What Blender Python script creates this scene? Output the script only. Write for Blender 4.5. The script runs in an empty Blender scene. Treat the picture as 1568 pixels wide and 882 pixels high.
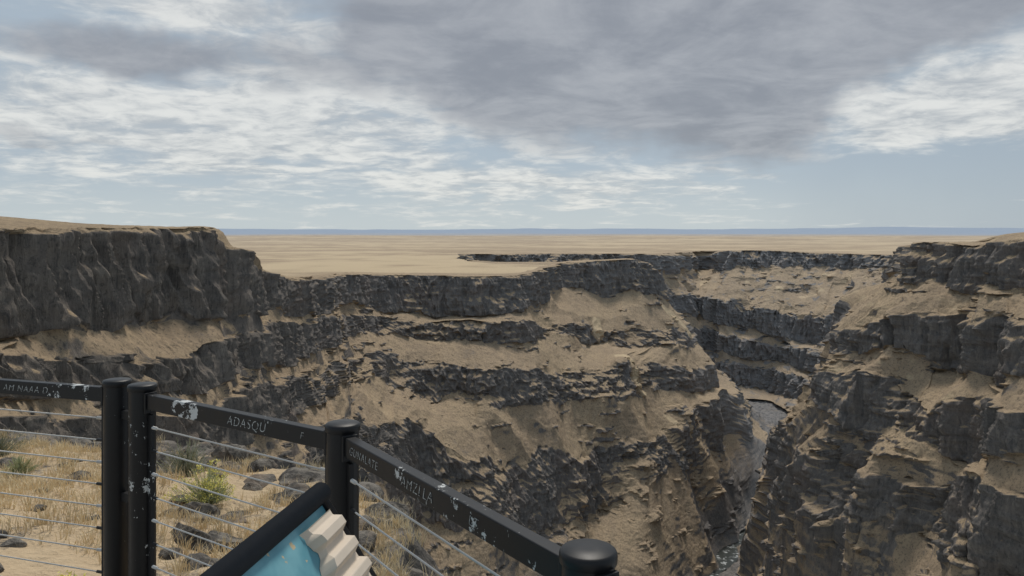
import bpy, math, random
import numpy as np
from mathutils import Vector, Matrix
random.seed(4); rng=np.random.default_rng(7)
sc=bpy.context.scene
F=1207.0
def S(px,py,D): return ((px-784)/F*D, D, (357-py)/F*D)

# ------------------------------------------------------------ numpy noise
_perm=rng.permutation(4096).astype(np.int32)
_g=rng.normal(size=(4096,3)).astype(np.float32); _g/=np.linalg.norm(_g,axis=1)[:,None]
def noise(x,y,z=0.0,seed=0):
    x=np.asarray(x,np.float32); y=np.asarray(y,np.float32); z=np.asarray(z,np.float32)+np.zeros_like(x)
    x=x+seed*17.13; y=y+seed*5.77; z=z+seed*9.31
    xi=np.floor(x).astype(np.int32); yi=np.floor(y).astype(np.int32); zi=np.floor(z).astype(np.int32)
    xf=x-xi; yf=y-yi; zf=z-zi
    fa=lambda t:t*t*t*(t*(t*6-15)+10)
    u,v,w=fa(xf),fa(yf),fa(zf)
    def c(i,j,k):
        h=_perm[(xi+i)&4095]; h=_perm[(h+yi+j)&4095]; h=_perm[(h+zi+k)&4095]
        g=_g[h]; return g[...,0]*(xf-i)+g[...,1]*(yf-j)+g[...,2]*(zf-k)
    l=lambda a,b,t:a+(b-a)*t
    r=l(l(l(c(0,0,0),c(1,0,0),u),l(c(0,1,0),c(1,1,0),u),v),l(l(c(0,0,1),c(1,0,1),u),l(c(0,1,1),c(1,1,1),u),v),w)
    return r*1.6
def fbm(x,y,z=0.0,o=3,seed=0):
    s=0;a=1;f=1
    for i in range(o):
        s=s+a*noise(np.asarray(x)*f,np.asarray(y)*f,np.asarray(z)*f,seed+i*3); a*=.5; f*=2.03
    return s
def sst(a,b,x):
    t=np.clip((x-a)/(b-a),0,1); return t*t*(3-2*t)

# ------------------------------------------------------------ node helpers
class NT:
    def __init__(s,t): s.t=t
    def new(s,ty,**k):
        n=s.t.nodes.new(ty)
        for a,b in k.items(): setattr(n,a,b)
        return n
    def put(s,sock,v):
        if isinstance(v,bpy.types.NodeSocket): s.t.links.new(v,sock)
        else:
            sock.default_value = v
    def m(s,op,a,b=None,c=None,clamp=False):
        n=s.new('ShaderNodeMath',operation=op,use_clamp=clamp)
        s.put(n.inputs[0],a)
        if b is not None: s.put(n.inputs[1],b)
        if c is not None: s.put(n.inputs[2],c)
        return n.outputs[0]
    def ss(s,x,a,b,lo=0.,hi=1.):
        n=s.new('ShaderNodeMapRange',interpolation_type='SMOOTHSTEP')
        s.put(n.inputs[0],x)
        for i,v in enumerate((a,b,lo,hi)): n.inputs[i+1].default_value=v
        return n.outputs[0]
    def mix(s,f,a,b,bt='MIX'):
        n=s.new('ShaderNodeMix',data_type='RGBA',blend_type=bt)
        s.put(n.inputs[0],f)
        for i,v in ((6,a),(7,b)):
            if isinstance(v,tuple): v=(v[0],v[1],v[2],1)
            s.put(n.inputs[i],v)
        return n.outputs[2]
    def noise(s,vec,scale,detail=3,rough=.55,dist=0.):
        n=s.new('ShaderNodeTexNoise')
        if vec is not None: s.put(n.inputs['Vector'],vec)
        n.inputs['Scale'].default_value=scale; n.inputs['Detail'].default_value=detail
        n.inputs['Roughness'].default_value=rough; n.inputs['Distortion'].default_value=dist
        return n.outputs[0]
    def vm(s,op,a,b):
        n=s.new('ShaderNodeVectorMath',operation=op); s.put(n.inputs[0],a); s.put(n.inputs[1],b); return n.outputs[0]
def newmat(name):
    m=bpy.data.materials.new(name); m.use_nodes=True
    t=NT(m.node_tree); b=m.node_tree.nodes['Principled BSDF']; b.inputs['Specular IOR Level'].default_value=.25
    return m,t,b
def simple(name,col,rough=.6,metal=0,var=.25,scale=20):
    m,t,b=newmat(name)
    tc=t.new('ShaderNodeTexCoord'); n=t.noise(tc.outputs['Object'],scale,4)
    c=t.mix(n,tuple(x*(1-var) for x in col),tuple(x*(1+var) for x in col))
    t.put(b.inputs['Base Color'],c); b.inputs['Roughness'].default_value=rough; b.inputs['Metallic'].default_value=metal
    return m

# ------------------------------------------------------------ terrain material
def terrain_mat():
    m,t,b=newmat('basalt_and_dry_grass')
    g=t.new('ShaderNodeNewGeometry'); P=g.outputs['Position']
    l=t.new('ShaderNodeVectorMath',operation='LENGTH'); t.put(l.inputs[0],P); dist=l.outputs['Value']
    hz=t.m('MULTIPLY',t.m('SUBTRACT',1.,t.m('POWER',2.718,t.m('DIVIDE',dist,-1600.))),.72)  # haze amount by distance from the origin, painted into the base colours below
    a=t.new('ShaderNodeAttribute',attribute_name='grass').outputs['Fac']
    stretched=t.vm('MULTIPLY',P,(1.,1.,.13))
    flat=t.vm('MULTIPLY',P,(.12,.12,1.))
    nb=t.noise(P,.03,4,.6); nm=t.noise(P,.2,4,.6); nf=t.noise(P,1.0,5,.82)
    col=t.noise(stretched,.7,6,.8); lay=t.noise(flat,.45,3,.6)
    rock=t.mix(t.ss(nm,.35,.65),(.105,.088,.072),(.178,.148,.120))
    rock=t.mix(t.ss(nb,.50,.66,0,.55),rock,(.195,.138,.098))
    rock=t.mix(t.ss(col,.5,.66,0,.7),rock,(.28,.235,.185))
    rock=t.mix(t.ss(lay,.55,.68,0,.4),rock,(.25,.205,.155))
    rock=t.mix(t.ss(col,.34,.47,.8,0),rock,(.034,.029,.025))
    rock=t.mix(t.ss(nf,.38,.48,.6,0),rock,(.034,.029,.025))
    rock=t.mix(hz,rock,(.31,.325,.35))  # rock fades to pale grey: aerial haze painted into its colour
    gr=t.mix(t.ss(nm,.3,.7),(.43,.322,.212),(.345,.262,.178))
    gr=t.mix(t.ss(nb,.4,.65,0,.6),gr,(.49,.37,.235))
    gr=t.mix(t.ss(a,1.12,1.35),gr,(.56,.44,.285))
    clean=t.ss(a,1.0,1.4,1.,.3)
    gr=t.mix(t.m('MULTIPLY',t.ss(nf,.50,.61,0,.8),clean),gr,(.15,.122,.088))
    am=t.m('ADD',a,t.m('MULTIPLY',t.m('SUBTRACT',nf,.5),1.05))
    am=t.m('ADD',am,t.m('MULTIPLY',t.m('SUBTRACT',nm,.5),.4))
    c=t.mix(t.ss(am,.35,.65),rock,gr)
    c=t.mix(t.m('MULTIPLY',hz,.35),c,(.35,.36,.375))  # weaker share of the painted haze over rock and grass together
    c=t.mix(t.ss(dist,5000.,17000.,0.,.9),c,(.27,.34,.44))  # blue haze of the far hills, also painted into the colour
    t.put(b.inputs['Base Color'],c); b.inputs['Roughness'].default_value=.95; b.inputs['Specular IOR Level'].default_value=.03
    bp=t.new('ShaderNodeBump'); bp.inputs['Strength'].default_value=.75; bp.inputs['Distance'].default_value=1.5
    t.put(bp.inputs['Height'],col); t.put(b.inputs['Normal'],bp.outputs[0])
    return m
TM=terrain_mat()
def grid_mesh(name,P,mask,mat,keep=None,smooth=False):
    n,k=P.shape[:2]; me=bpy.data.meshes.new(name)
    idx=np.arange(n*k).reshape(n,k)
    q=np.stack([idx[:-1,:-1],idx[:-1,1:],idx[1:,1:],idx[1:,:-1]],-1).reshape(-1,4)
    if keep is not None: q=q[keep.reshape(-1)]
    nv=n*k; nq=len(q)
    me.vertices.add(nv); me.vertices.foreach_set('co',P.reshape(-1).astype(np.float32))
    me.loops.add(nq*4); me.loops.foreach_set('vertex_index',q.reshape(-1).astype(np.int32))
    me.polygons.add(nq); me.polygons.foreach_set('loop_start',np.arange(0,nq*4,4,dtype=np.int32))
    me.update(calc_edges=True)
    if mask is not None:
        at=me.attributes.new('grass','FLOAT','POINT'); at.data.foreach_set('value',mask.reshape(-1).astype(np.float32))
    me.polygons.foreach_set('use_smooth',np.full(nq,smooth)); me.materials.append(mat)
    ob=bpy.data.objects.new(name,me); sc.collection.objects.link(ob); return ob
def normals(P):
    a=np.gradient(P,axis=0); b=np.gradient(P,axis=1); n=np.cross(a,b)
    n/=np.linalg.norm(n,axis=2)[...,None]+1e-9
    s=np.sign(n[...,2:3]); s[s==0]=1
    return n*s
def normz(P): return np.abs(normals(P)[...,2])
def blur(A,it,ax=(0,1)):
    for _ in range(it):
        for x in ax:
            B=A.copy()
            sl=[slice(None)]*A.ndim; sl[x]=slice(1,-1); lo=list(sl); lo[x]=slice(0,-2); hi=list(sl); hi[x]=slice(2,None)
            B[tuple(sl)]=.25*A[tuple(lo)]+.5*A[tuple(sl)]+.25*A[tuple(hi)]; A=B
    return A
def catmull(C,ts):
    n=len(C); i=np.clip(np.floor(ts).astype(int),0,n-2); t=(ts-i)[:,None,None]
    p1=C[i];p2=C[i+1];p0=C[np.maximum(i-1,0)];p3=C[np.minimum(i+2,n-1)]
    k=.38
    m1=(p2-p0)*k; m2=(p3-p1)*k
    return (2*t**3-3*t**2+1)*p1+(t**3-2*t**2+t)*m1+(-2*t**3+3*t**2)*p2+(t**3-t**2)*m2
SEG=np.array([0,0,1,0,1,0,1,0,1,0],float)
def loft(name,cols,NS,NTT,big=7.,terr=1.,seed=0,back=None,maskfn=None,fine=1.0,kmin=.2,outc=0.,wan=1.):
    C=np.array([[S(*p) for p in c] for c in cols],float)      # C,R,3
    r0=C[:,0]; d=r0-C[:,2]; d[:,2]=0; d/=np.linalg.norm(d,axis=1)[:,None]+1e-9
    bk=back or [None]*len(cols)
    t1=r0.copy(); t2=r0.copy()
    for i in range(len(cols)):
        if bk[i] is None: a=(25,max(r0[i,2]+.3,-30.3),50,-33)
        else: a=bk[i]
        t1[i]=r0[i]+d[i]*a[0]; t1[i,2]=a[1]; t2[i]=r0[i]+d[i]*a[2]; t2[i,2]=a[3]
    C=np.concatenate([t2[:,None],t1[:,None],C],1); R=C.shape[1]
    tf=np.linspace(0,len(C)-1,len(C)*24); G=catmull(C,tf)
    def proj(G): 
        yy=np.maximum(G[...,1],20); return np.stack([G[...,0]/yy*F,-G[...,2]/yy*F],-1)
    pr=proj(G); dl=np.linalg.norm(np.diff(pr,axis=0),axis=2)[:,2:9].mean(1)+.02*np.linalg.norm(np.diff(G,axis=0),axis=2).mean(1)
    cum=np.concatenate([[0],np.cumsum(dl)]); ts=np.interp(np.linspace(0,cum[-1],NS),cum,tf)
    G=catmull(C,ts)
    for r in range(2,R-1):      # ledges wander
        seg=.5*(np.linalg.norm(G[:,r]-G[:,r-1],axis=1)+np.linalg.norm(G[:,r+1]-G[:,r],axis=1))
        seg=np.minimum(seg,35)*wan
        n=fbm(G[:,r,0]/45,G[:,r,1]/45,r*3.7,4,seed+50); n2=fbm(G[:,r,0]/30,G[:,r,1]/30,r*5.1,4,seed+60)
        if r>2: G[:,r,2]+=n*seg*.22
        o=G[:,r+1]-G[:,r-1]; o[:,2]=0; o/=np.linalg.norm(o,axis=1)[:,None]+1e-6
        G[:,r]+=o*(n2*seg*.17)[:,None]
    sl=np.linalg.norm(np.diff(proj(G),axis=1),axis=2).mean(0); sl=np.clip(sl,6,130)
    cnt=np.maximum(4,(sl/sl.sum()*NTT)).astype(int)
    tt=np.concatenate([np.linspace(i,i+1,cnt[i],endpoint=False) for i in range(R-1)]+[[R-1.]])
    i=np.clip(tt.astype(int),0,R-2); f=(tt-i)[None,:,None]
    P=G[:,i]*(1-f)+G[:,i+1]*f
    N=blur(normals(blur(P,3)),6); nh=np.linalg.norm(N[...,:2],axis=2); nz=np.abs(N[...,2])
    H=N[...,:2]/(nh[...,None]+1e-6)
    w=sst(.12,.45,nh)
    x,y,z=P[...,0],P[...,1],P[...,2]
    # cliff membership, ragged boundary; talus tongues cut cliffs, outcrops break slopes
    tq=tt[None,:]+.17*fbm(x/14,y/14,z/30,3,seed+70)
    tq=np.where(tt[None,:]<2.35,np.minimum(np.maximum(tq,tt[None,:]-.05),tt[None,:]+.05),tq); tq=np.clip(tq,0,R-1.001)
    cl=SEG[tq.astype(int)]; cl=blur(cl,1)
    cl0=cl
    cl=np.clip(cl-sst(.55,.8,fbm(x/34,y/34,z/30,3,seed+71))*.85*(tt[None,:]>3),0,1)
    oc=sst(.52-outc,.66-outc,fbm(x/30,y/30,z/4.5,4,seed+72))*(tt[None,:]>3)
    cl=np.maximum(cl,oc)
    zw=z+4*noise(x/70,y/70,0,seed+1)
    d=np.zeros_like(x); k=np.clip(nz/(nh+1e-3),kmin,1.4)
    ta=terr*(.12+.5*oc+.65*cl0)
    for L,am,sd in ((13.,.7,2),(5.,.85,5),(2.2*fine,.8,8)):
        zz=zw+L*.35*noise(x/(L*3),y/(L*3),z/(L*6),seed+sd)
        fr=(-zz/L)%1.0; ga=sst(-.25,.4,noise(x/(L*3.5),y/(L*3.5),z/(L*2),seed+sd+20))
        d+=k*L*(sst(.6,1.,fr)-fr+.2)*am*ta*ga
    rid=lambda n:1-2*np.abs(n)
    gul=noise(x/17,y/17,z/110,seed+12)
    d+=big*(rid(noise(x/48,y/48,z/220,seed+11))-.5)*.8+big*.5*(rid(gul)-.5)*(.3+.7*cl)
    d+=fine*cl*(2.3*(rid(noise(x/6.5,y/6.5,z/60,seed+13))-.5)+.7*noise(x/16,y/16,z/2.6,seed+14)+1.8*(rid(noise(x/3.0,y/3.0,z/40,seed+15))-.5)+.5*noise(x/1.2,y/1.2,z/4,seed+21)+1.)
    d+=fine*((.3+.45*cl)*.8*noise(x/9,y/9,z/9,seed+16)+(.35+.3*cl)*.8*noise(x/3.5,y/3.5,z/3.5,seed+17))
    P[...,0]+=H[...,0]*d*w; P[...,1]+=H[...,1]*d*w
    P[...,2]+=(1-cl)*fine*(.4*noise(x/4,y/4,0,seed+18)+.3*noise(x/1.6,y/1.6,0,seed+19))*np.clip(w+.15,0,1)
    nz2=np.abs(blur(normals(P),1)[...,2])
    mask=(1-cl)*(1.02-.6*sst(.48,.26,nz2))+cl*sst(.55,.82,nz2)*.75
    mask=mask+.14*fbm(P[...,0]/22,P[...,1]/22,P[...,2]/12,3,seed+30)+.14*noise(P[...,0]/5,P[...,1]/5,P[...,2]/3,seed+33)
    mask=mask-.36*(1-cl)*w*sst(.15,.6,noise(x/9,y/9,z/70,seed+34)+.4*gul)
    mask[:,tt<1.9]=np.maximum(mask[:,tt<1.9],1.1)
    if maskfn is not None: mask=maskfn(P,mask)
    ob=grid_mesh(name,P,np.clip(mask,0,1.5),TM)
    rim=G[:,2]; inward=G[:,1]-G[:,2]; inward[:,2]=0; inward/=np.linalg.norm(inward,axis=1)[:,None]+1e-6
    return ob,(rim+inward*20)[::8,:2]

def col(pxs,ys,Ds):
    if not isinstance(pxs,(list,tuple)): pxs=[pxs]*9
    return list(zip(pxs,ys,Ds))
AB=[
 col(-300,[345,500,530,600,630,720,760,1050,1700],[100,95,89,84,79,74,69,64,55]),
 col(0,[350,508,535,610,635,720,755,1000,1500],[135,128,120,114,109,103,98,92,80]),
 col(130,[349,514,545,612,636,710,745,960,1400],[165,157,147,141,135,129,123,115,100]),
 col(250,[350,502,535,600,626,700,735,940,1300],[195,187,174,168,162,155,149,140,120]),
 col(330,[350,497,525,590,615,690,725,920,1250],[215,207,195,189,183,177,171,160,140]),
 col(348,[378,488,515,575,602,680,715,890,1200],[236,226,216,210,203,196,189,178,150]),
 col(378,[387,480,507,565,596,670,708,870,1150],[262,252,243,236,228,219,210,196,165]),
 col(408,[413,478,500,560,592,655,700,850,1080],[295,285,276,268,256,246,232,216,185]),
 col(455,[428,480,497,550,580,640,690,820,1020],[345,335,325,315,300,285,265,240,205]),
 col(500,[424,474,488,530,560,605,655,760,950],[415,402,392,380,360,340,310,280,240]),
 col(540,[420,468,484,512,545,575,640,730,900],[500,492,480,470,440,420,372,330,290]),
 col(590,[421,480,488,515,540,578,640,740,1050],[545,532,520,510,484,462,405,375,310]),
 col(650,[421,483,490,517,560,612,660,800,1180],[565,552,538,528,500,485,435,410,325]),
 col(740,[423,485,492,518,562,622,715,795,1156],[565,552,538,528,502,486,445,420,340]),
 col(800,[420,478,492,520,565,622,712,802,1113],[588,572,556,547,517,500,470,447,360]),
 col(860,[403,445,492,520,560,618,702,805,1070],[680,668,602,590,548,522,492,470,380]),
 col(930,[399,443,500,525,552,610,690,790,1018],[700,690,640,625,572,547,520,498,410]),
 col([975,978,990,998,965,972,985,992,1000],[398,440,500,530,547,602,675,745,975],[705,695,652,636,588,567,540,520,440]),
 col([1000,1010,1026,1038,1012,1026,1040,1055,1090],[412,456,500,530,560,600,640,720,880],[708,696,668,656,615,602,582,562,518]),
 col([1006,1018,1050,1060,1085,1090,1105,1112,1150],[424,462,500,530,560,595,602,675,790],[725,716,702,696,682,674,666,655,620]),
 col([1004,1016,1048,1060,1086,1093,1135,1150,1182],[422,460,490,520,560,590,602,655,690],[765,772,782,787,800,800,792,782,762]),
 col([975,985,1000,1010,1030,1045,1080,1100,1150],[403,438,470,490,515,535,560,590,625],[790,805,830,838,850,855,865,872,885]),
 col([860,865,870,872,875,878,880,885,890],[401,430,460,480,505,525,550,585,620],[800,815,835,842,855,860,870,875,885]),
 col([760]*9,[401,430,460,480,505,525,550,580,610],[835,850,863,868,873,878,885,890,900]),
 col([715]*9,[397,425,450,470,490,510,530,560,590],[905,908,910,915,920,925,932,938,945]),
]
ABback=[(40,4.5,110,-36),(40,3.6,110,-36),(35,2.4,110,-36),(30,1.9,100,-36),(25,1.6,70,-36),(14,-4,45,-36),(12,-7,40,-36),(15,-15,45,-36),(18,-20,50,-35)]+[None]*16
chutes=[(np.array([S(905,492,648),S(945,530,600),S(985,590,572),S(1042,645,572)]),9),(np.array([S(1022,470,690),S(1055,510,698)]),10),(np.array([S(1060,640,580),S(1085,700,575),S(1110,790,560)]),7)]
def abmask(P,m):
    x,y,z=P[...,0],P[...,1],P[...,2]
    rub=sst(-165,-195,z)
    fan=np.zeros_like(x)
    for px,py,D,r in ((1000,800,497,36),(1050,800,525,30),(940,820,475,28),(1004,748,518,15),(1078,700,600,26),(1070,740,575,16),(1150,640,790,30),(1040,485,705,22),(1100,600,668,20),(1122,605,710,28)):
        X,Y,Z=S(px,py,D); fan=np.maximum(fan,sst(1.2,.8,np.sqrt((x-X)**2+(y-Y)**2+(z-Z)**2*.6)/r+.25*noise(x/12,y/12,z/12,77)))
    m=m*(1-rub*.62)
    m=m+(1.15-m)*fan*sst(.3,.65,blur(normz(P),2))
    for ch,wd in chutes:
        dc=np.full(x.shape,1e9)
        for a,b in zip(ch[:-1],ch[1:]):
            v=b-a; tq=np.clip(((P-a)@v)/(v@v),0,1); dc=np.minimum(dc,np.linalg.norm(P-a-tq[...,None]*v,axis=-1))
        m=np.maximum(m,1.35*sst(wd,wd*.45,dc+2*noise(x/8,y/8,z/8,78)))
    near=sst(330,250,y)*sst(-3,-8,z)
    return m-near*(.24+.35*noise(x/12,y/12,z/5,79))
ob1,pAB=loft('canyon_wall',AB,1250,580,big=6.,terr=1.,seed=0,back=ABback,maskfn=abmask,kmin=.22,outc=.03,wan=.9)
FW=[
 col(700,[389,400,430,450,470,490,510,550,590],[960,957,955,950,948,946,945,943,940]),
 col(760,[389,403,440,460,480,500,520,560,590],[1010,1003,985,978,965,960,950,942,925]),
 col(860,[388,404,440,460,480,500,520,560,595],[1020,1010,990,985,970,965,955,945,925]),
 col(975,[389,406,440,465,490,510,530,565,602],[1070,1060,1040,1032,1015,1008,995,985,955]),
 col([1020,1020,1030,1035,1040,1040,1040,1040,1045],[391,420,450,480,500,525,540,580,604],[1180,1168,1130,1120,1105,1098,1085,1075,1030]),
 col([1080,1075,1065,1070,1075,1080,1085,1090,1095],[391,410,455,488,503,533,548,588,606],[1330,1318,1165,1155,1135,1125,1105,1095,1035]),
 col([1118,1115,1095,1100,1105,1110,1115,1120,1130],[384,408,460,495,510,540,555,592,610],[1265,1252,1140,1130,1110,1100,1082,1072,1028]),
 col([1180,1180,1160,1165,1165,1170,1170,1175,1180],[384,411,474,510,524,552,564,598,614],[1250,1238,1120,1110,1088,1078,1062,1050,1015]),
 col([1270,1270,1240,1240,1230,1230,1230,1225,1220],[388,412,482,520,535,565,580,615,640],[1215,1203,1075,1065,1040,1030,1005,995,930]),
 col([1380,1380,1350,1350,1340,1340,1330,1320,1300],[391,412,482,525,545,580,600,650,700],[1110,1098,985,973,945,935,905,890,780]),
 col(1500,[393,415,490,535,560,600,630,690,745],[1040,1028,900,890,860,850,815,800,690]),
 col(1750,[395,420,500,550,575,620,650,710,765],[990,975,850,840,800,790,755,740,660]),
]
def fmask(P,m):
    x,y,z=P[...,0],P[...,1],P[...,2]
    up=sst(-110,-95,z)*sst(-34,-46,z)
    return m-.35*sst(-115,-145,z)-up*.26+up*.5*sst(.0,.6,noise(x/16,y/16,z/90,95))
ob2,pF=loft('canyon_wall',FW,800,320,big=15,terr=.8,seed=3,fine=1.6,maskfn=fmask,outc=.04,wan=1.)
RW=[
 col([1375,1355,1310,1290,1285,1255,1240,1200,1180],[385,430,455,500,545,600,640,655,690],[540,555,575,590,605,625,645,655,700]),
 col([1393,1370,1292,1284,1266,1250,1202,1184,1137],[373,434,484,540,565,605,648,735,882],[432,430,431,428,430,432,462,474,505]),
 col([1440,1425,1372,1372,1345,1335,1300,1288,1240],[371,440,484,545,590,660,705,800,1010],[402,393,386,379,370,362,366,358,365]),
 col([1488,1490,1480,1480,1470,1470,1450,1440,1420],[377,445,500,560,610,690,740,850,1150],[370,360,345,338,322,314,300,292,260]),
 col([1560,1568,1570,1570,1570,1570,1570,1570,1570],[368,425,500,565,620,700,760,880,1250],[330,320,295,288,268,260,245,238,200]),
 col(1750,[362,430,500,570,630,710,770,900,1400],[280,270,245,238,215,208,190,182,140]),
 col(2200,[352,430,500,570,630,710,770,900,1500],[230,220,195,190,170,165,150,142,110]),
]
RB=[(15,-10,40,-45),(20,-5.5,60,-45),(20,-4.5,70,-45),(25,-4.,90,-45),(45,0.,120,-45),(50,3,140,-45),(50,4,140,-45)]
def rmask(P,m):
    return m+.02+.18*noise(P[...,0]/9,P[...,1]/9,P[...,2]/4,88)
ob3,_=loft('canyon_wall',RW,800,680,big=10,terr=1.5,seed=6,back=RB,maskfn=rmask,kmin=.34,outc=.13,wan=1.5)

# ------------------------------------------------------------ plateau sheet
poly=np.concatenate([pAB,pF,[[900,800],[900,-200],[-300,-200],[-260,60]]])
na,nr=620,430
an=np.radians(np.linspace(-58,52,na)); rr=np.exp(np.linspace(math.log(140),math.log(60000),nr))
A_,R_=np.meshgrid(an,rr,indexing='ij'); X=np.sin(A_)*R_; Y=np.cos(A_)*R_
def inside(X,Y):
    c=np.zeros(X.shape,bool); n=len(poly)
    for i in range(n):
        x1,y1=poly[i]; x2,y2=poly[(i+1)%n]
        if y1==y2: continue
        k=((y1>Y)!=(y2>Y))&(X<(x2-x1)*(Y-y1)/(y2-y1)+x1); c^=k
    return c
far=sst(1500,4000,R_)
Z=-31+.35*noise(X/60,Y/60)+far*(7*fbm(X/1500,Y/900,0,3,5)+4)
def dent(px,D,w,dpt):
    x0=(px-784)/F*D; return -dpt*np.exp(-((X-x0)/w)**2)*sst(D-8,D,Y)*sst(D+160,D+20,Y)
Z+=dent(520,2300,90,14)+dent(690,1250,30,10)+dent(930,1900,60,6)+dent(1430,2100,120,8)
Z+=sst(12000,26000,R_)*(130+90*fbm(X/7000,Y/9000,0,4,9))
Z+=sst(5000,9000,R_)*sst(22000,14000,R_)*20*noise(X/4000,Y/2500,0,12)
kc=~inside(.25*(X[:-1,:-1]+X[1:,1:]+X[1:,:-1]+X[:-1,1:]),.25*(Y[:-1,:-1]+Y[1:,1:]+Y[1:,:-1]+Y[:-1,1:]))
Pm=np.stack([X,Y,Z],-1); nn=np.abs(normals(Pm)[...,2])
msk=np.clip(1.22+.20*fbm(X/300,Y/160,0,3,15)+.14*noise(X/40,Y/40,0,16)-2.5*sst(.98,.93,nn)*far,0,1.5)
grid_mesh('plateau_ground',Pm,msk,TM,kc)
# canyon floor + river
riv=np.array([S(1090,1010,415),S(1082,930,470),S(1085,872,523),S(1118,833,568),S(1150,790,618),S(1172,728,722),S(1190,670,850),S(1205,640,950)])[:,:2]
tr=np.linspace(0,1,160); seg=np.linspace(0,1,len(riv)); rx=np.interp(tr,seg,riv[:,0]); ry=np.interp(tr,seg,riv[:,1])
kern=np.ones(15)/15
rxs=np.convolve(np.pad(rx,7,'edge'),kern,'valid')+3*np.sin(tr*40); rys=np.convolve(np.pad(ry,7,'edge'),kern,'valid')
gx,gy=np.meshgrid(np.linspace(-160,480,420),np.linspace(270,1120,520),indexing='ij')
dr=np.full(gx.shape,1e9)
for a,b in zip(rxs,rys): dr=np.minimum(dr,np.hypot(gx-a,gy-b))
gz=-223+1.2*noise(gx/14,gy/14)+1.3*noise(gx/4,gy/4)+.8*noise(gx/2,gy/2)+.05*np.maximum(dr-10,0)-3.5*sst(12,5,dr)
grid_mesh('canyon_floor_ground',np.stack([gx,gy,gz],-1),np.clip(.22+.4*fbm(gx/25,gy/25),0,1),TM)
m,t,b=newmat('river_water')
g=t.new('ShaderNodeNewGeometry'); n1=t.noise(g.outputs['Position'],.35,5,.6)
t.put(b.inputs['Base Color'],t.mix(t.ss(n1,.54,.64),(.025,.03,.027),(.40,.42,.42))); b.inputs['Roughness'].default_value=.3; b.inputs['Specular IOR Level'].default_value=.4
tx=np.gradient(rxs);ty=np.gradient(rys);ll=np.hypot(tx,ty)
off=np.linspace(-9,9,9)
RP=np.stack([rxs[:,None]-ty[:,None]/ll[:,None]*off,rys[:,None]+tx[:,None]/ll[:,None]*off,np.full((160,9),-224.3)],-1)
grid_mesh('river',RP,None,m,smooth=True)

# ------------------------------------------------------------ near rim ground
rimp=np.array([(-40,24),(-20,17),(-14,14.5),(-9,12.6),(-6,12.2),(-3.8,11.2),(-2.6,10),(-1.7,8.6),(-1.0,7),(-.6,5.6),(-.1,4.2),(1.2,2.8),(3,1.8),(9,1.0)])
def sdist(x,y):
    best=np.full(x.shape,1e9); sg=np.ones(x.shape)
    for (x1,y1),(x2,y2) in zip(rimp[:-1],rimp[1:]):
        dx,dy=x2-x1,y2-y1; tq=np.clip(((x-x1)*dx+(y-y1)*dy)/(dx*dx+dy*dy),0,1)
        dd=np.hypot(x-x1-tq*dx,y-y1-tq*dy); cr=dx*(y-y1)-dy*(x-x1)
        u=dd<best; best=np.where(u,dd,best); sg=np.where(u,np.sign(cr),sg)
    return best*sg
def eground(x,y):
    d=sdist(x,y)+.7*noise(x/1.6,y/1.6,0,31)+.3*noise(x/.5,y/.5,0,32)
    z=-2.05-.1*(y-3)+.16*noise(x/1.5,y/1.5,0,33)+.05*noise(x/.4,y/.4,0,34)+.02*noise(x/.12,y/.12,0,35)
    z=z-sst(-2.5,0,d)*.25-np.maximum(d,0)*1.7+.25*noise(x/.7,y/.7,z/.7,36)*sst(-.8,.6,d)
    return z,d
ex,ey=np.meshgrid(np.arange(-22,5,.065),np.concatenate([np.arange(1.0,16,.06),np.arange(16,30,.2)]),indexing='ij')
ez,ed=eground(ex,ey)
emask=np.clip(.75-sst(-.7,.3,ed)*.9+.5*noise(ex/.9,ey/.9,0,37),0,1)
m,t,b=newmat('rim_dirt'); NEAR=m
g=t.new('ShaderNodeNewGeometry'); P_=g.outputs['Position']; a=t.new('ShaderNodeAttribute',attribute_name='grass').outputs['Fac']
n1=t.noise(P_,3,5,.65); n2=t.noise(P_,14,4,.7)
rk=t.mix(t.ss(n1,.35,.65),(.06,.054,.048),(.20,.175,.15)); dt=t.mix(n2,(.33,.24,.15),(.58,.45,.29))
t.put(b.inputs['Base Color'],t.mix(t.ss(t.m('ADD',a,t.m('MULTIPLY',t.m('SUBTRACT',n2,.5),.8)),.35,.6),rk,dt)); b.inputs['Roughness'].default_value=.95
bp=t.new('ShaderNodeBump'); bp.inputs['Strength'].default_value=.7; bp.inputs['Distance'].default_value=.06; t.put(bp.inputs['Height'],t.m('ADD',n1,n2)); t.put(b.inputs['Normal'],bp.outputs[0])
grid_mesh('rim_ground',np.stack([ex,ey,ez],-1),emask,NEAR)

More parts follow.
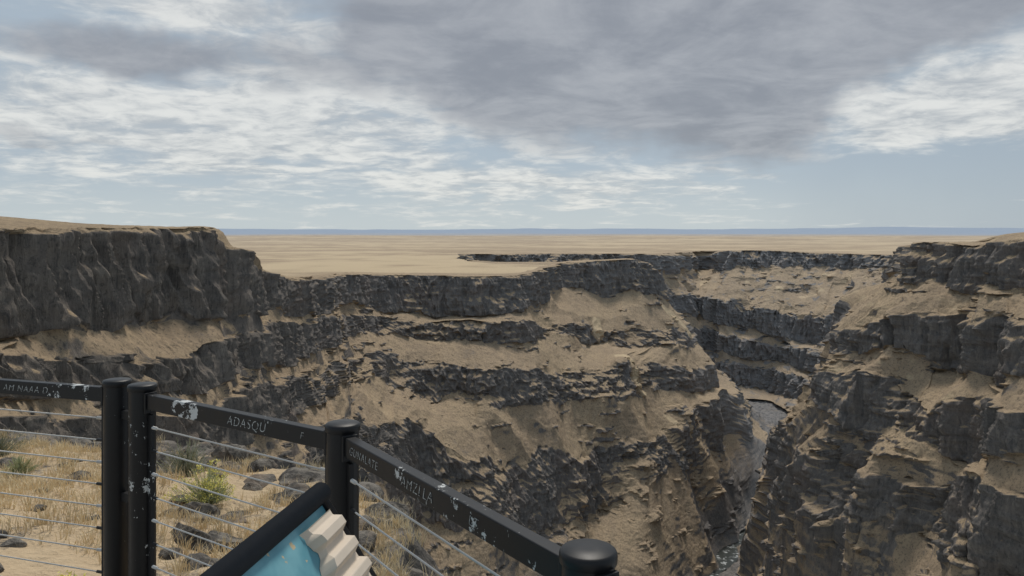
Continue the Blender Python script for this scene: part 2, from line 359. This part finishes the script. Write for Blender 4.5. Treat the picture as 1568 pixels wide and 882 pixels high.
def mesh_from(name,V,Fc,mats,parent=None,smooth=False,midx=None):
    me=bpy.data.meshes.new(name); me.from_pydata([tuple(v) for v in V],[],Fc)
    for mm in (mats if isinstance(mats,list) else [mats]): me.materials.append(mm)
    if midx is not None: me.polygons.foreach_set('material_index',midx)
    me.polygons.foreach_set('use_smooth',[smooth]*len(me.polygons)); me.update()
    o=bpy.data.objects.new(name,me); sc.collection.objects.link(o)
    if parent: o.parent=parent
    return o
def blades(cx,cy,cz,n,h,spread,w):
    V=[];Fc=[]
    for i in range(len(cx)):
        for j in range(n):
            a=random.uniform(0,6.283); r=random.uniform(0,spread); bx=cx[i]+math.cos(a)*r*.4; by=cy[i]+math.sin(a)*r*.4
            hh=h[i]*random.uniform(.5,1.1); lean=random.uniform(.1,.8)*hh
            tx_,ty_=bx+math.cos(a)*lean,by+math.sin(a)*lean; q=random.uniform(0,3.14); wx,wy=math.cos(q)*w,math.sin(q)*w
            k=len(V); mx,my=bx+math.cos(a)*lean*.35,by+math.sin(a)*lean*.35
            V+=[(bx-wx,by-wy,cz[i]-.02),(bx+wx,by+wy,cz[i]-.02),(mx+wx*.7,my+wy*.7,cz[i]+hh*.6),(mx-wx*.7,my-wy*.7,cz[i]+hh*.6),(tx_,ty_,cz[i]+hh)]
            Fc+=[(k,k+1,k+2,k+3),(k+3,k+2,k+4)]
    return V,Fc
gx_=rng.uniform(-11,0.5,12000); gy_=rng.uniform(3.0,13.5,12000); gz_,gd_=eground(gx_,gy_)
pat=noise(gx_/1.1,gy_/1.1,0,41)
kp=(gd_<.1)&(pat>-.05+rng.uniform(-.25,.25,12000)); gx_,gy_,gz_=gx_[kp],gy_[kp],gz_[kp]
m,t,b=newmat('dry_grass_blades'); g=t.new('ShaderNodeNewGeometry'); n1=t.noise(g.outputs['Position'],2.5,3)
n5=t.noise(g.outputs['Position'],40,1)
t.put(b.inputs['Base Color'],t.mix(n5,t.mix(t.ss(n1,.35,.65),(.45,.33,.18),(.72,.57,.34)),(.80,.67,.44))); b.inputs['Roughness'].default_value=.8
V,Fc=blades(gx_,gy_,gz_,11,rng.uniform(.05,.17,len(gx_)),.14,.0035); mesh_from('dry_grass',V,Fc,m)

import bmesh
def rock_into(V,Fc,c,s,seed):
    bm=bmesh.new(); bmesh.ops.create_icosphere(bm,subdivisions=3,radius=1)
    co=np.array([v.co[:] for v in bm.verts])
    r=np.random.default_rng(seed)
    for _ in range(9):
        n=r.normal(size=3); n/=np.linalg.norm(n); dd=r.uniform(.55,.85); pr=co@n; ex_=np.maximum(pr-dd,0); co=co-ex_[:,None]*n
    co=co*(1+.09*noise(co[:,0]*3,co[:,1]*3,co[:,2]*3,seed)[:,None])
    co=co*np.array([r.uniform(.7,1.3),r.uniform(.7,1.2),r.uniform(.45,.8)])*s; a=r.uniform(0,6.28)
    co=np.stack([co[:,0]*math.cos(a)-co[:,1]*math.sin(a),co[:,0]*math.sin(a)+co[:,1]*math.cos(a),co[:,2]],-1)+np.array(c)
    k=len(V); V+=co.tolist(); Fc+=[tuple(k+v.index for v in f.verts) for f in bm.faces]; bm.free()
m,t,b=newmat('basalt_rock'); g=t.new('ShaderNodeNewGeometry'); n1=t.noise(g.outputs['Position'],6,5,.7); n2=t.noise(g.outputs['Position'],2.2,3)
c_=t.mix(t.ss(n1,.38,.62),(.045,.041,.037),(.19,.17,.145)); c_=t.mix(t.ss(n2,.52,.66,0,.6),c_,(.24,.18,.13))
t.put(b.inputs['Base Color'],c_); b.inputs['Roughness'].default_value=.9
bp=t.new('ShaderNodeBump'); bp.inputs['Strength'].default_value=1.; bp.inputs['Distance'].default_value=.08; t.put(bp.inputs['Height'],n1); t.put(b.inputs['Normal'],bp.outputs[0])
V=[];Fc=[]
for px,D,s in ((40,11,.5),(95,11.6,.45),(150,10.8,.42),(200,11,.35),(10,9,.25),(285,6.3,.30),(330,6.4,.33),(355,7.0,.28),(305,7.2,.3),(260,7.2,.22),(250,9.5,.35),(400,9.0,.35),(435,8.2,.3),(460,9.2,.4),(360,10.2,.4),(520,7.5,.3),(120,8.5,.22),(-40,10,.5),(560,7.4,.32),(380,6.2,.26),(300,5.6,.24),(345,5.8,.22)):
    x=(px-784)/F*D; z=float(eground(np.array([x]),np.array([D]))[0][0]); rock_into(V,Fc,(x,D,z-.1*s),s*.8,int(px+900))
for i in range(300):
    x=random.uniform(-12,.3); y=random.uniform(3.5,13.5); z,dq=eground(np.array([x]),np.array([y]))
    if dq[0]>.6: continue
    rock_into(V,Fc,(x,y,float(z[0])),random.uniform(.03,.10)*(1+1.6*(dq[0]>-1.2)),i+10)
mesh_from('basalt_rocks',V,Fc,m)

STEM=simple('brush_stem',(.26,.27,.14),.8); FLW=simple('rabbitbrush_flower',(.76,.68,.20),.7,var=.3,scale=30); LEAF=simple('brush_leaf',(.44,.46,.27),.8,var=.3,scale=15); SAGE=simple('sage_leaf',(.28,.285,.215),.85,var=.3,scale=15)
def bush(name,x,y,s,flower=True,leaf=LEAF):
    z=float(eground(np.array([x]),np.array([y]))[0][0]); V=[];Fc=[];mi=[]
    def tri(p,d,L,w,k):
        d=d.normalized(); sd=d.cross(Vector((random.uniform(-1,1),random.uniform(-1,1),random.uniform(-1,1)))).normalized()*w
        i=len(V); V.extend([p-sd,p+sd,p+d*L+sd*.3,p+d*L-sd*.3]); Fc.append((i,i+1,i+2,i+3)); mi.append(k)
    for i in range(240):
        a=random.uniform(0,6.283); e=random.uniform(.3,1.5); lump=.72+.3*math.sin(a*3+x)+random.uniform(-.22,.22)
        d=Vector((math.cos(a)*math.cos(e),math.sin(a)*math.cos(e),math.sin(e)*.95)); L=s*lump; b0=Vector((x,y,z))
        tri(b0,d,L,.003,0)
        for j in range(9):
            p=b0+d*L*random.uniform(.35,1.); tri(p,d+Vector((random.uniform(-.7,.7),random.uniform(-.7,.7),random.uniform(-.2,.7))),random.uniform(.04,.09)*s*2,.003,1)
        if flower and random.random()<.6:
            for j in range(12):
                p=b0+d*L+Vector((random.gauss(0,.018),random.gauss(0,.018),random.gauss(.01,.012))); tri(p,Vector((random.gauss(0,1),random.gauss(0,1),1)),.014,.006,2)
    return mesh_from(name,V,Fc,[STEM,leaf,FLW],midx=mi)
def bx(px,D): return ((px-784)/F*D,D)
bush('rabbitbrush',*bx(318,7.6),.36)
bush('rabbitbrush.001',*bx(95,4.75),.18)
bush('rabbitbrush.002',*bx(30,8.6),.20,False)
bush('sagebrush',*bx(-5,9.6),.34,False,SAGE)
bush('sagebrush.001',*bx(285,8.8),.40,False,SAGE)

CON=simple('concrete',(.36,.34,.31),.9,var=.15,scale=8)
top=[(-4.5,3.75),(-1.37,2.86),(-1.22,2.78),(-.42,2.24),(.22,1.32),(1.6,-.6),(1.6,-3),(-4.5,-3)]
V=[(x,y,-1.6) for x,y in top]+[(x,y,-2.6) for x,y in top]; n=len(top)
Fc=[tuple(reversed(range(n)))]+[(i,(i+1)%n,(i+1)%n+n,i+n) for i in range(n)]+[tuple(range(n,2*n))]
mesh_from('viewing_platform_pavement',V,Fc,CON)

# ------------------------------------------------------------ fence
m,t,b=newmat('chipped_black_paint'); PAINT=m
tc=t.new('ShaderNodeTexCoord').outputs['Object']
n0=t.noise(tc,2.2,2); n1=t.noise(tc,22,5,.7); n3=t.noise(t.vm('MULTIPLY',tc,(1,1,.3)),90,3,.7)
def near(p,r,a):
    sx=t.new('ShaderNodeVectorMath',operation='DISTANCE'); t.put(sx.inputs[0],tc); sx.inputs[1].default_value=p
    return t.ss(sx.outputs['Value'],r*.3,r,a,0.)
patch=t.m('ADD',near((-1.04,2.49,-.565),.13,.30),near((-1.60,2.79,-.55),.16,.05))
chip=t.ss(t.m('ADD',t.m('ADD',n1,patch),t.m('MULTIPLY',t.m('SUBTRACT',n0,.5),.8)),.69,.71)
chip=t.m('MAXIMUM',chip,t.ss(t.m('ADD',n3,t.m('MULTIPLY',t.m('SUBTRACT',n0,.5),.4)),.715,.74,0,.6))
t.put(b.inputs['Base Color'],t.mix(chip,t.mix(n1,(.006,.006,.007),(.014,.014,.015)),(.50,.51,.50)))
t.put(b.inputs['Roughness'],t.m('ADD',.32,t.m('MULTIPLY',n1,.25))); b.inputs['Specular IOR Level'].default_value=.28
m,t,b=newmat('scratched_metal'); SCR=m
tc=t.new('ShaderNodeTexCoord').outputs['Object']; n1=t.noise(tc,110,3,.75)
t.put(b.inputs['Base Color'],t.mix(t.ss(n1,.40,.52),(.02,.02,.02),(.42,.43,.42))); b.inputs['Roughness'].default_value=.5
STEEL=simple('cable_steel',(.50,.49,.47),.4,.6,.1,40)
fence=bpy.data.objects.new('cable_railing_fence',None); sc.collection.objects.link(fence)
def lathe(name,prof,c,par,mat,seg=40):
    V=[];Fc=[]
    for r,z in prof:
        for i in range(seg):
            a=2*math.pi*i/seg; V.append((c[0]+r*math.cos(a),c[1]+r*math.sin(a),z))
    for k in range(len(prof)-1):
        for i in range(seg):
            j=(i+1)%seg; Fc.append((k*seg+i,k*seg+j,(k+1)*seg+j,(k+1)*seg+i))
    Fc.append(tuple(range((len(prof)-1)*seg,len(prof)*seg))); Fc.append(tuple(reversed(range(seg))))
    o=mesh_from(name,V,Fc,mat,par)
    for p in o.data.polygons: p.use_smooth=len(p.vertices)==4
    return o
def box(name,c,xa,dims,par,mat,bev=.004,ya=Vector((0,0,1))):
    xa=Vector(xa).normalized(); ya=Vector(ya); za=xa.cross(ya).normalized(); ya=za.cross(xa).normalized()
    bm=bmesh.new(); bmesh.ops.create_cube(bm,size=1)
    for v in bm.verts: v.co=Vector((v.co.x*dims[0],v.co.y*dims[1],v.co.z*dims[2]))
    bmesh.ops.bevel(bm,geom=bm.edges[:],offset=bev,segments=3,affect='EDGES',profile=.5)
    M=Matrix((xa,ya,za)).transposed().to_4x4(); M.translation=Vector(c)
    bm.transform(M); me=bpy.data.meshes.new(name); bm.to_mesh(me); bm.free(); me.materials.append(mat)
    o=bpy.data.objects.new(name,me); sc.collection.objects.link(o); o.parent=par; return o
def rod(name,a,b,r,par,mat,seg=10):
    a=Vector(a);b=Vector(b);d=(b-a).normalized(); u=d.orthogonal().normalized(); w=d.cross(u); V=[];Fc=[]
    for p in (a,b):
        for i in range(seg):
            q=2*math.pi*i/seg; V.append(p+(u*math.cos(q)+w*math.sin(q))*r)
    for i in range(seg): j=(i+1)%seg; Fc.append((i,j,seg+j,seg+i))
    Fc+= [tuple(range(seg)),tuple(range(seg,2*seg))]
    return mesh_from(name,V,Fc,mat,par,True)
ZT=-.505
P1=(-1.363,2.72);P2=(-1.238,2.64);P3=(-.451,2.10);P4=(.122,1.262);P0=(-2.62,3.12);P5=(.78,.28)
for i,p in enumerate((P0,P1,P2,P3,P4,P5)):
    lathe('post_%d'%i,[(.0425,-1.6),(.0425,ZT-.022),(.0425,ZT-.021),(.0465,ZT-.020),(.0470,ZT-.008),(.0455,ZT-.003),(.042,ZT),(.010,ZT+.0015)],p,fence,PAINT)
    lathe('post_base_%d'%i,[(.075,-1.6),(.075,-1.59),(.05,-1.588)],p,fence,PAINT)
def bay(k,a,b,texts):
    A=Vector((a[0],a[1],0));B=Vector((b[0],b[1],0));d=(B-A).normalized(); L=(B-A).length
    zc=-.558; f=Vector((d.y,-d.x,0))
    mid=(A+B)/2; box('top_rail_%d'%k,(mid.x,mid.y,zc),d,(L-.086,.050,.030),fence,PAINT,.003)
    for e,sgn in ((A,1),(B,-1)):
        c=e+d*sgn*.052; box('cable_bar_%d'%k,(c.x,c.y,-1.08),d,(.022,.96,.012),fence,PAINT,.002)
        c=e+d*sgn*.047; box('rail_bracket_%d'%k,(c.x,c.y,zc-.004),d,(.010,.068,.042),fence,PAINT,.002)
    for j in range(12):
        z=zc-.085-.0765*j; a_=A+d*.04;b_=B-d*.04
        rod('cable_%d_%d'%(k,j),(a_.x,a_.y,z),(b_.x,b_.y,z),.0024,fence,STEEL)
        for e,sgn in ((a_,1),(b_,-1)):
            s=e+d*sgn*.018; q=s+d*sgn*.028; rod('cable_fitting_%d_%d'%(k,j),(s.x,s.y,z),(q.x,q.y,z),.0055,fence,PAINT if j%2 else STEEL)
    for txt,pos,size in texts:
        cu=bpy.data.curves.new('scratched_letters','FONT'); cu.body=txt; cu.size=size; cu.extrude=.0003; cu.offset=-.0006; cu.space_character=1.15; cu.shear=.25
        cu.materials.append(SCR); o=bpy.data.objects.new('scratched_letters',cu); sc.collection.objects.link(o)
        c=A+d*(L*pos)+f*.0158; M=Matrix((d,Vector((0,0,1)),f)).transposed().to_4x4(); M.translation=Vector((c.x,c.y,zc-size*.33)); o.matrix_world=M; o.parent=fence
bay(0,P0,P1,[('AM NAAA D',.62,.034)])
bay(1,P2,P3,[('ADASQU',.50,.040),('F',.84,.030)])
bay(2,P3,P4,[('GUNALATE',.08,.030),('AMZLLA',.37,.036),('LT',.66,.03)])
bay(3,P4,P5,[])
for p,q in ((P1,P2),):
    for z in (-.62,-.9,-1.3): box('post_clamp',((p[0]+q[0])/2,(p[1]+q[1])/2,z),(q[0]-p[0],q[1]-p[1],0),(.07,.03,.02),fence,PAINT,.002)

# ------------------------------------------------------------ interpretive sign
sign=bpy.data.objects.new('interpretive_sign',None); sc.collection.objects.link(sign)
FR=simple('sign_frame_plastic',(.018,.019,.022),.45,0,.2,60); BEI=simple('relief_sandstone_paint',(.62,.53,.43),.7,0,.08,30)
O=Vector((-.392,1.60,-.530)); e1=Vector((-.061,-.40,0)).normalized(); hz=Vector((-e1.y,e1.x,0)); 
if hz.x<0: hz=-hz
th=math.radians(56); e2=hz*math.cos(th)+Vector((0,0,-math.sin(th))); nn_=e1.cross(e2); 
if nn_.x<0: nn_=-nn_
LW,LH=.95,.62
def sp(a,b,h): return O+e1*a+e2*b+nn_*h
rod('frame_top',sp(-.012,0,0),sp(LW,0,0),.021,sign,FR,24); rod('frame_bottom',sp(0,LH,0),sp(LW,LH,0),.021,sign,FR,24)
rod('frame_far_side',sp(.0,0,0),sp(.0,LH,0),.012,sign,FR,20); rod('frame_near_side',sp(LW,0,0),sp(LW,LH,0),.018,sign,FR,20)
m,t,b=newmat('sign_panel_print'); tc=t.new('ShaderNodeTexCoord').outputs['Object']
n1=t.noise(tc,9,3); n2=t.noise(tc,34,3)
cc=t.mix(t.ss(n1,.4,.62),(.11,.29,.35),(.18,.39,.44)); cc=t.mix(t.ss(n2,.64,.67),cc,(.50,.40,.24)); t.put(b.inputs['Base Color'],cc); b.inputs['Roughness'].default_value=.4
V=[sp(0,0,0),sp(LW,0,0),sp(LW,LH,0),sp(0,LH,0),sp(0,0,-.02),sp(LW,0,-.02),sp(LW,LH,-.02),sp(0,LH,-.02)]
mesh_from('panel',V,[(0,1,2,3),(7,6,5,4),(0,4,5,1),(1,5,6,2),(2,6,7,3),(3,7,4,0)],m,sign)
na_,nb_=30,220; V=[];Fc=[]
for i in range(na_+1):
    for j in range(nb_+1):
        bb=.035+j/nb_*.50; ph=(bb/.048)%1.0
        wv=min(1,ph/.2) if ph<.55 else max(0,1-(ph-.55)/.2)
        wid=.125+.012*math.sin(bb*60)+.010*wv
        aa=.006+i/na_*wid; edge=min(1,(i)/3.,(na_-i)/3.); V.append(sp(aa,bb,(.012+.016*wv)*edge+.001))
for i in range(na_):
    for j in range(nb_):
        k=i*(nb_+1)+j; Fc.append((k,k+1,k+nb_+2,k+nb_+1))
mesh_from('canyon_relief',V,Fc,BEI,sign)
for a in (.2,.75):
    c=sp(a,LH*.55,-.03); box('leg',(c.x,c.y,(c.z-1.6)/2),(0,1,0),(.06,c.z+1.6,.06),sign,FR,.006)

# ------------------------------------------------------------ world
W=bpy.data.worlds.new('World'); sc.world=W; W.use_nodes=True; t=NT(W.node_tree)
for n in list(W.node_tree.nodes): W.node_tree.nodes.remove(n)
out=t.new('ShaderNodeOutputWorld'); EL,AZ=math.radians(58),math.radians(8)
sky=t.new('ShaderNodeTexSky',sky_type='NISHITA'); sky.sun_disc=False; sky.sun_elevation=EL; sky.sun_rotation=AZ; sky.altitude=1000; sky.dust_density=2.
b1=t.new('ShaderNodeBackground'); b1.inputs[1].default_value=.10; t.put(b1.inputs[0],sky.outputs[0])
tc=t.new('ShaderNodeTexCoord').outputs['Generated']; sx=t.new('ShaderNodeSeparateXYZ'); t.put(sx.inputs[0],tc); x,y,z=sx.outputs
zc=t.m('ADD',t.m('MAXIMUM',z,0.),.13)
cb=t.new('ShaderNodeCombineXYZ'); t.put(cb.inputs[0],t.m('DIVIDE',x,zc)); t.put(cb.inputs[1],t.m('DIVIDE',y,zc)); q=cb.outputs[0]
nA=t.noise(q,1.9,7,.60,.6); nB=t.noise(q,.7,4,.5,.3); nC=t.noise(q,6.,5,.62,.4)
wp=t.noise(tc,6.,4,.55)
wp2=t.noise(t.vm('ADD',tc,(3.,5.,1.)),6.,4,.55)
u=t.m('ADD',t.m('ARCTAN2',x,y),t.m('MULTIPLY',t.m('SUBTRACT',wp,.5),.30)); v=t.m('ADD',t.m('ARCSINE',z),t.m('MULTIPLY',t.m('SUBTRACT',wp2,.5),.11))
def blob(px,py,sx_,sy_,amp):
    az=math.atan((px-784)/F); el=math.atan((357-py)/F*math.cos(az))
    a=t.m('DIVIDE',t.m('SUBTRACT',u,az),sx_/F); b=t.m('DIVIDE',t.m('SUBTRACT',v,el),sy_/F)
    e=t.m('ADD',t.m('MULTIPLY',a,a),t.m('MULTIPLY',b,b)); return t.m('MULTIPLY',t.m('POWER',2.718,t.m('MULTIPLY',e,-1.)),amp)
def addall(l):
    s=l[0]
    for k in l[1:]: s=t.m('ADD',s,k)
    return s
wb=addall([blob(300,200,430,70,.24),blob(60,120,250,60,.12),blob(1460,150,165,50,.44),blob(330,15,170,30,.35),blob(560,190,140,60,.10),blob(880,285,330,34,.20),blob(480,100,120,50,.2),blob(1400,275,200,40,-.25)])
wn=t.m('ADD',t.m('MULTIPLY',nA,.75),t.m('MULTIPLY',nC,.25))
Wm=t.ss(t.m('ADD',wn,wb),.50,.77)
db=addall([blob(950,60,370,130,.70),blob(740,140,140,60,.25),blob(1380,5,330,68,.62),blob(200,72,250,32,.46),blob(1150,190,160,55,.35),blob(560,0,90,60,.25),blob(50,215,110,16,.32),blob(1460,150,145,46,-.5),blob(300,200,300,50,-.10),blob(60,20,150,22,.1)])
Dm=t.ss(t.m('ADD',t.m('ADD',t.m('MULTIPLY',nB,.30),t.m('MULTIPLY',nA,.45)),db),.49,.83)
ve=t.m('ARCSINE',z)
base=t.mix(t.ss(ve,0.,.10),(.48,.54,.565),(.37,.44,.505)); base=t.mix(t.ss(ve,.12,.5),base,(.32,.385,.455))
base=t.mix(t.ss(u,.2,.6,0,.6),base,(.31,.37,.43))
wc=t.mix(t.ss(t.m('ADD',t.m('MULTIPLY',nC,.5),t.m('MULTIPLY',nA,.5)),.37,.60),(.41,.435,.455),(.73,.73,.70))
dc=t.mix(t.ss(t.m('ADD',t.m('MULTIPLY',nA,.75),t.m('MULTIPLY',nC,.25)),.35,.65),(.235,.25,.28),(.36,.375,.40))
c=t.mix(t.m('MULTIPLY',Wm,.9),base,wc); c=t.mix(t.m('MULTIPLY',Dm,.95),c,dc)
b2=t.new('ShaderNodeBackground'); t.put(b2.inputs[0],c); b2.inputs[1].default_value=1.10
mx=t.new('ShaderNodeMixShader'); mx.inputs[0].default_value=.93; t.put(mx.inputs[1],b1.outputs[0]); t.put(mx.inputs[2],b2.outputs[0]); t.put(out.inputs[0],mx.outputs[0])
W.cycles.sampling_method='MANUAL'; W.cycles.sample_map_resolution=512
L=bpy.data.lights.new('sun','SUN'); L.energy=2.7; L.angle=math.radians(12); L.color=(1,.94,.85)
so=bpy.data.objects.new('sun',L); sc.collection.objects.link(so)
dv=Vector((math.sin(AZ)*math.cos(EL),math.cos(AZ)*math.cos(EL),math.sin(EL))); so.rotation_euler=dv.to_track_quat('Z','Y').to_euler(); so.location=dv*50

cam=bpy.data.cameras.new('camera'); co=bpy.data.objects.new('camera',cam); sc.collection.objects.link(co); sc.camera=co
co.location=(0,0,0); co.rotation_euler=(math.pi/2,0,0); cam.sensor_width=36; cam.lens=36*F/1568; cam.shift_y=-84/1568; cam.clip_start=.05; cam.clip_end=120000
sc.view_settings.view_transform='Standard'; sc.view_settings.look='None'; sc.view_settings.exposure=0
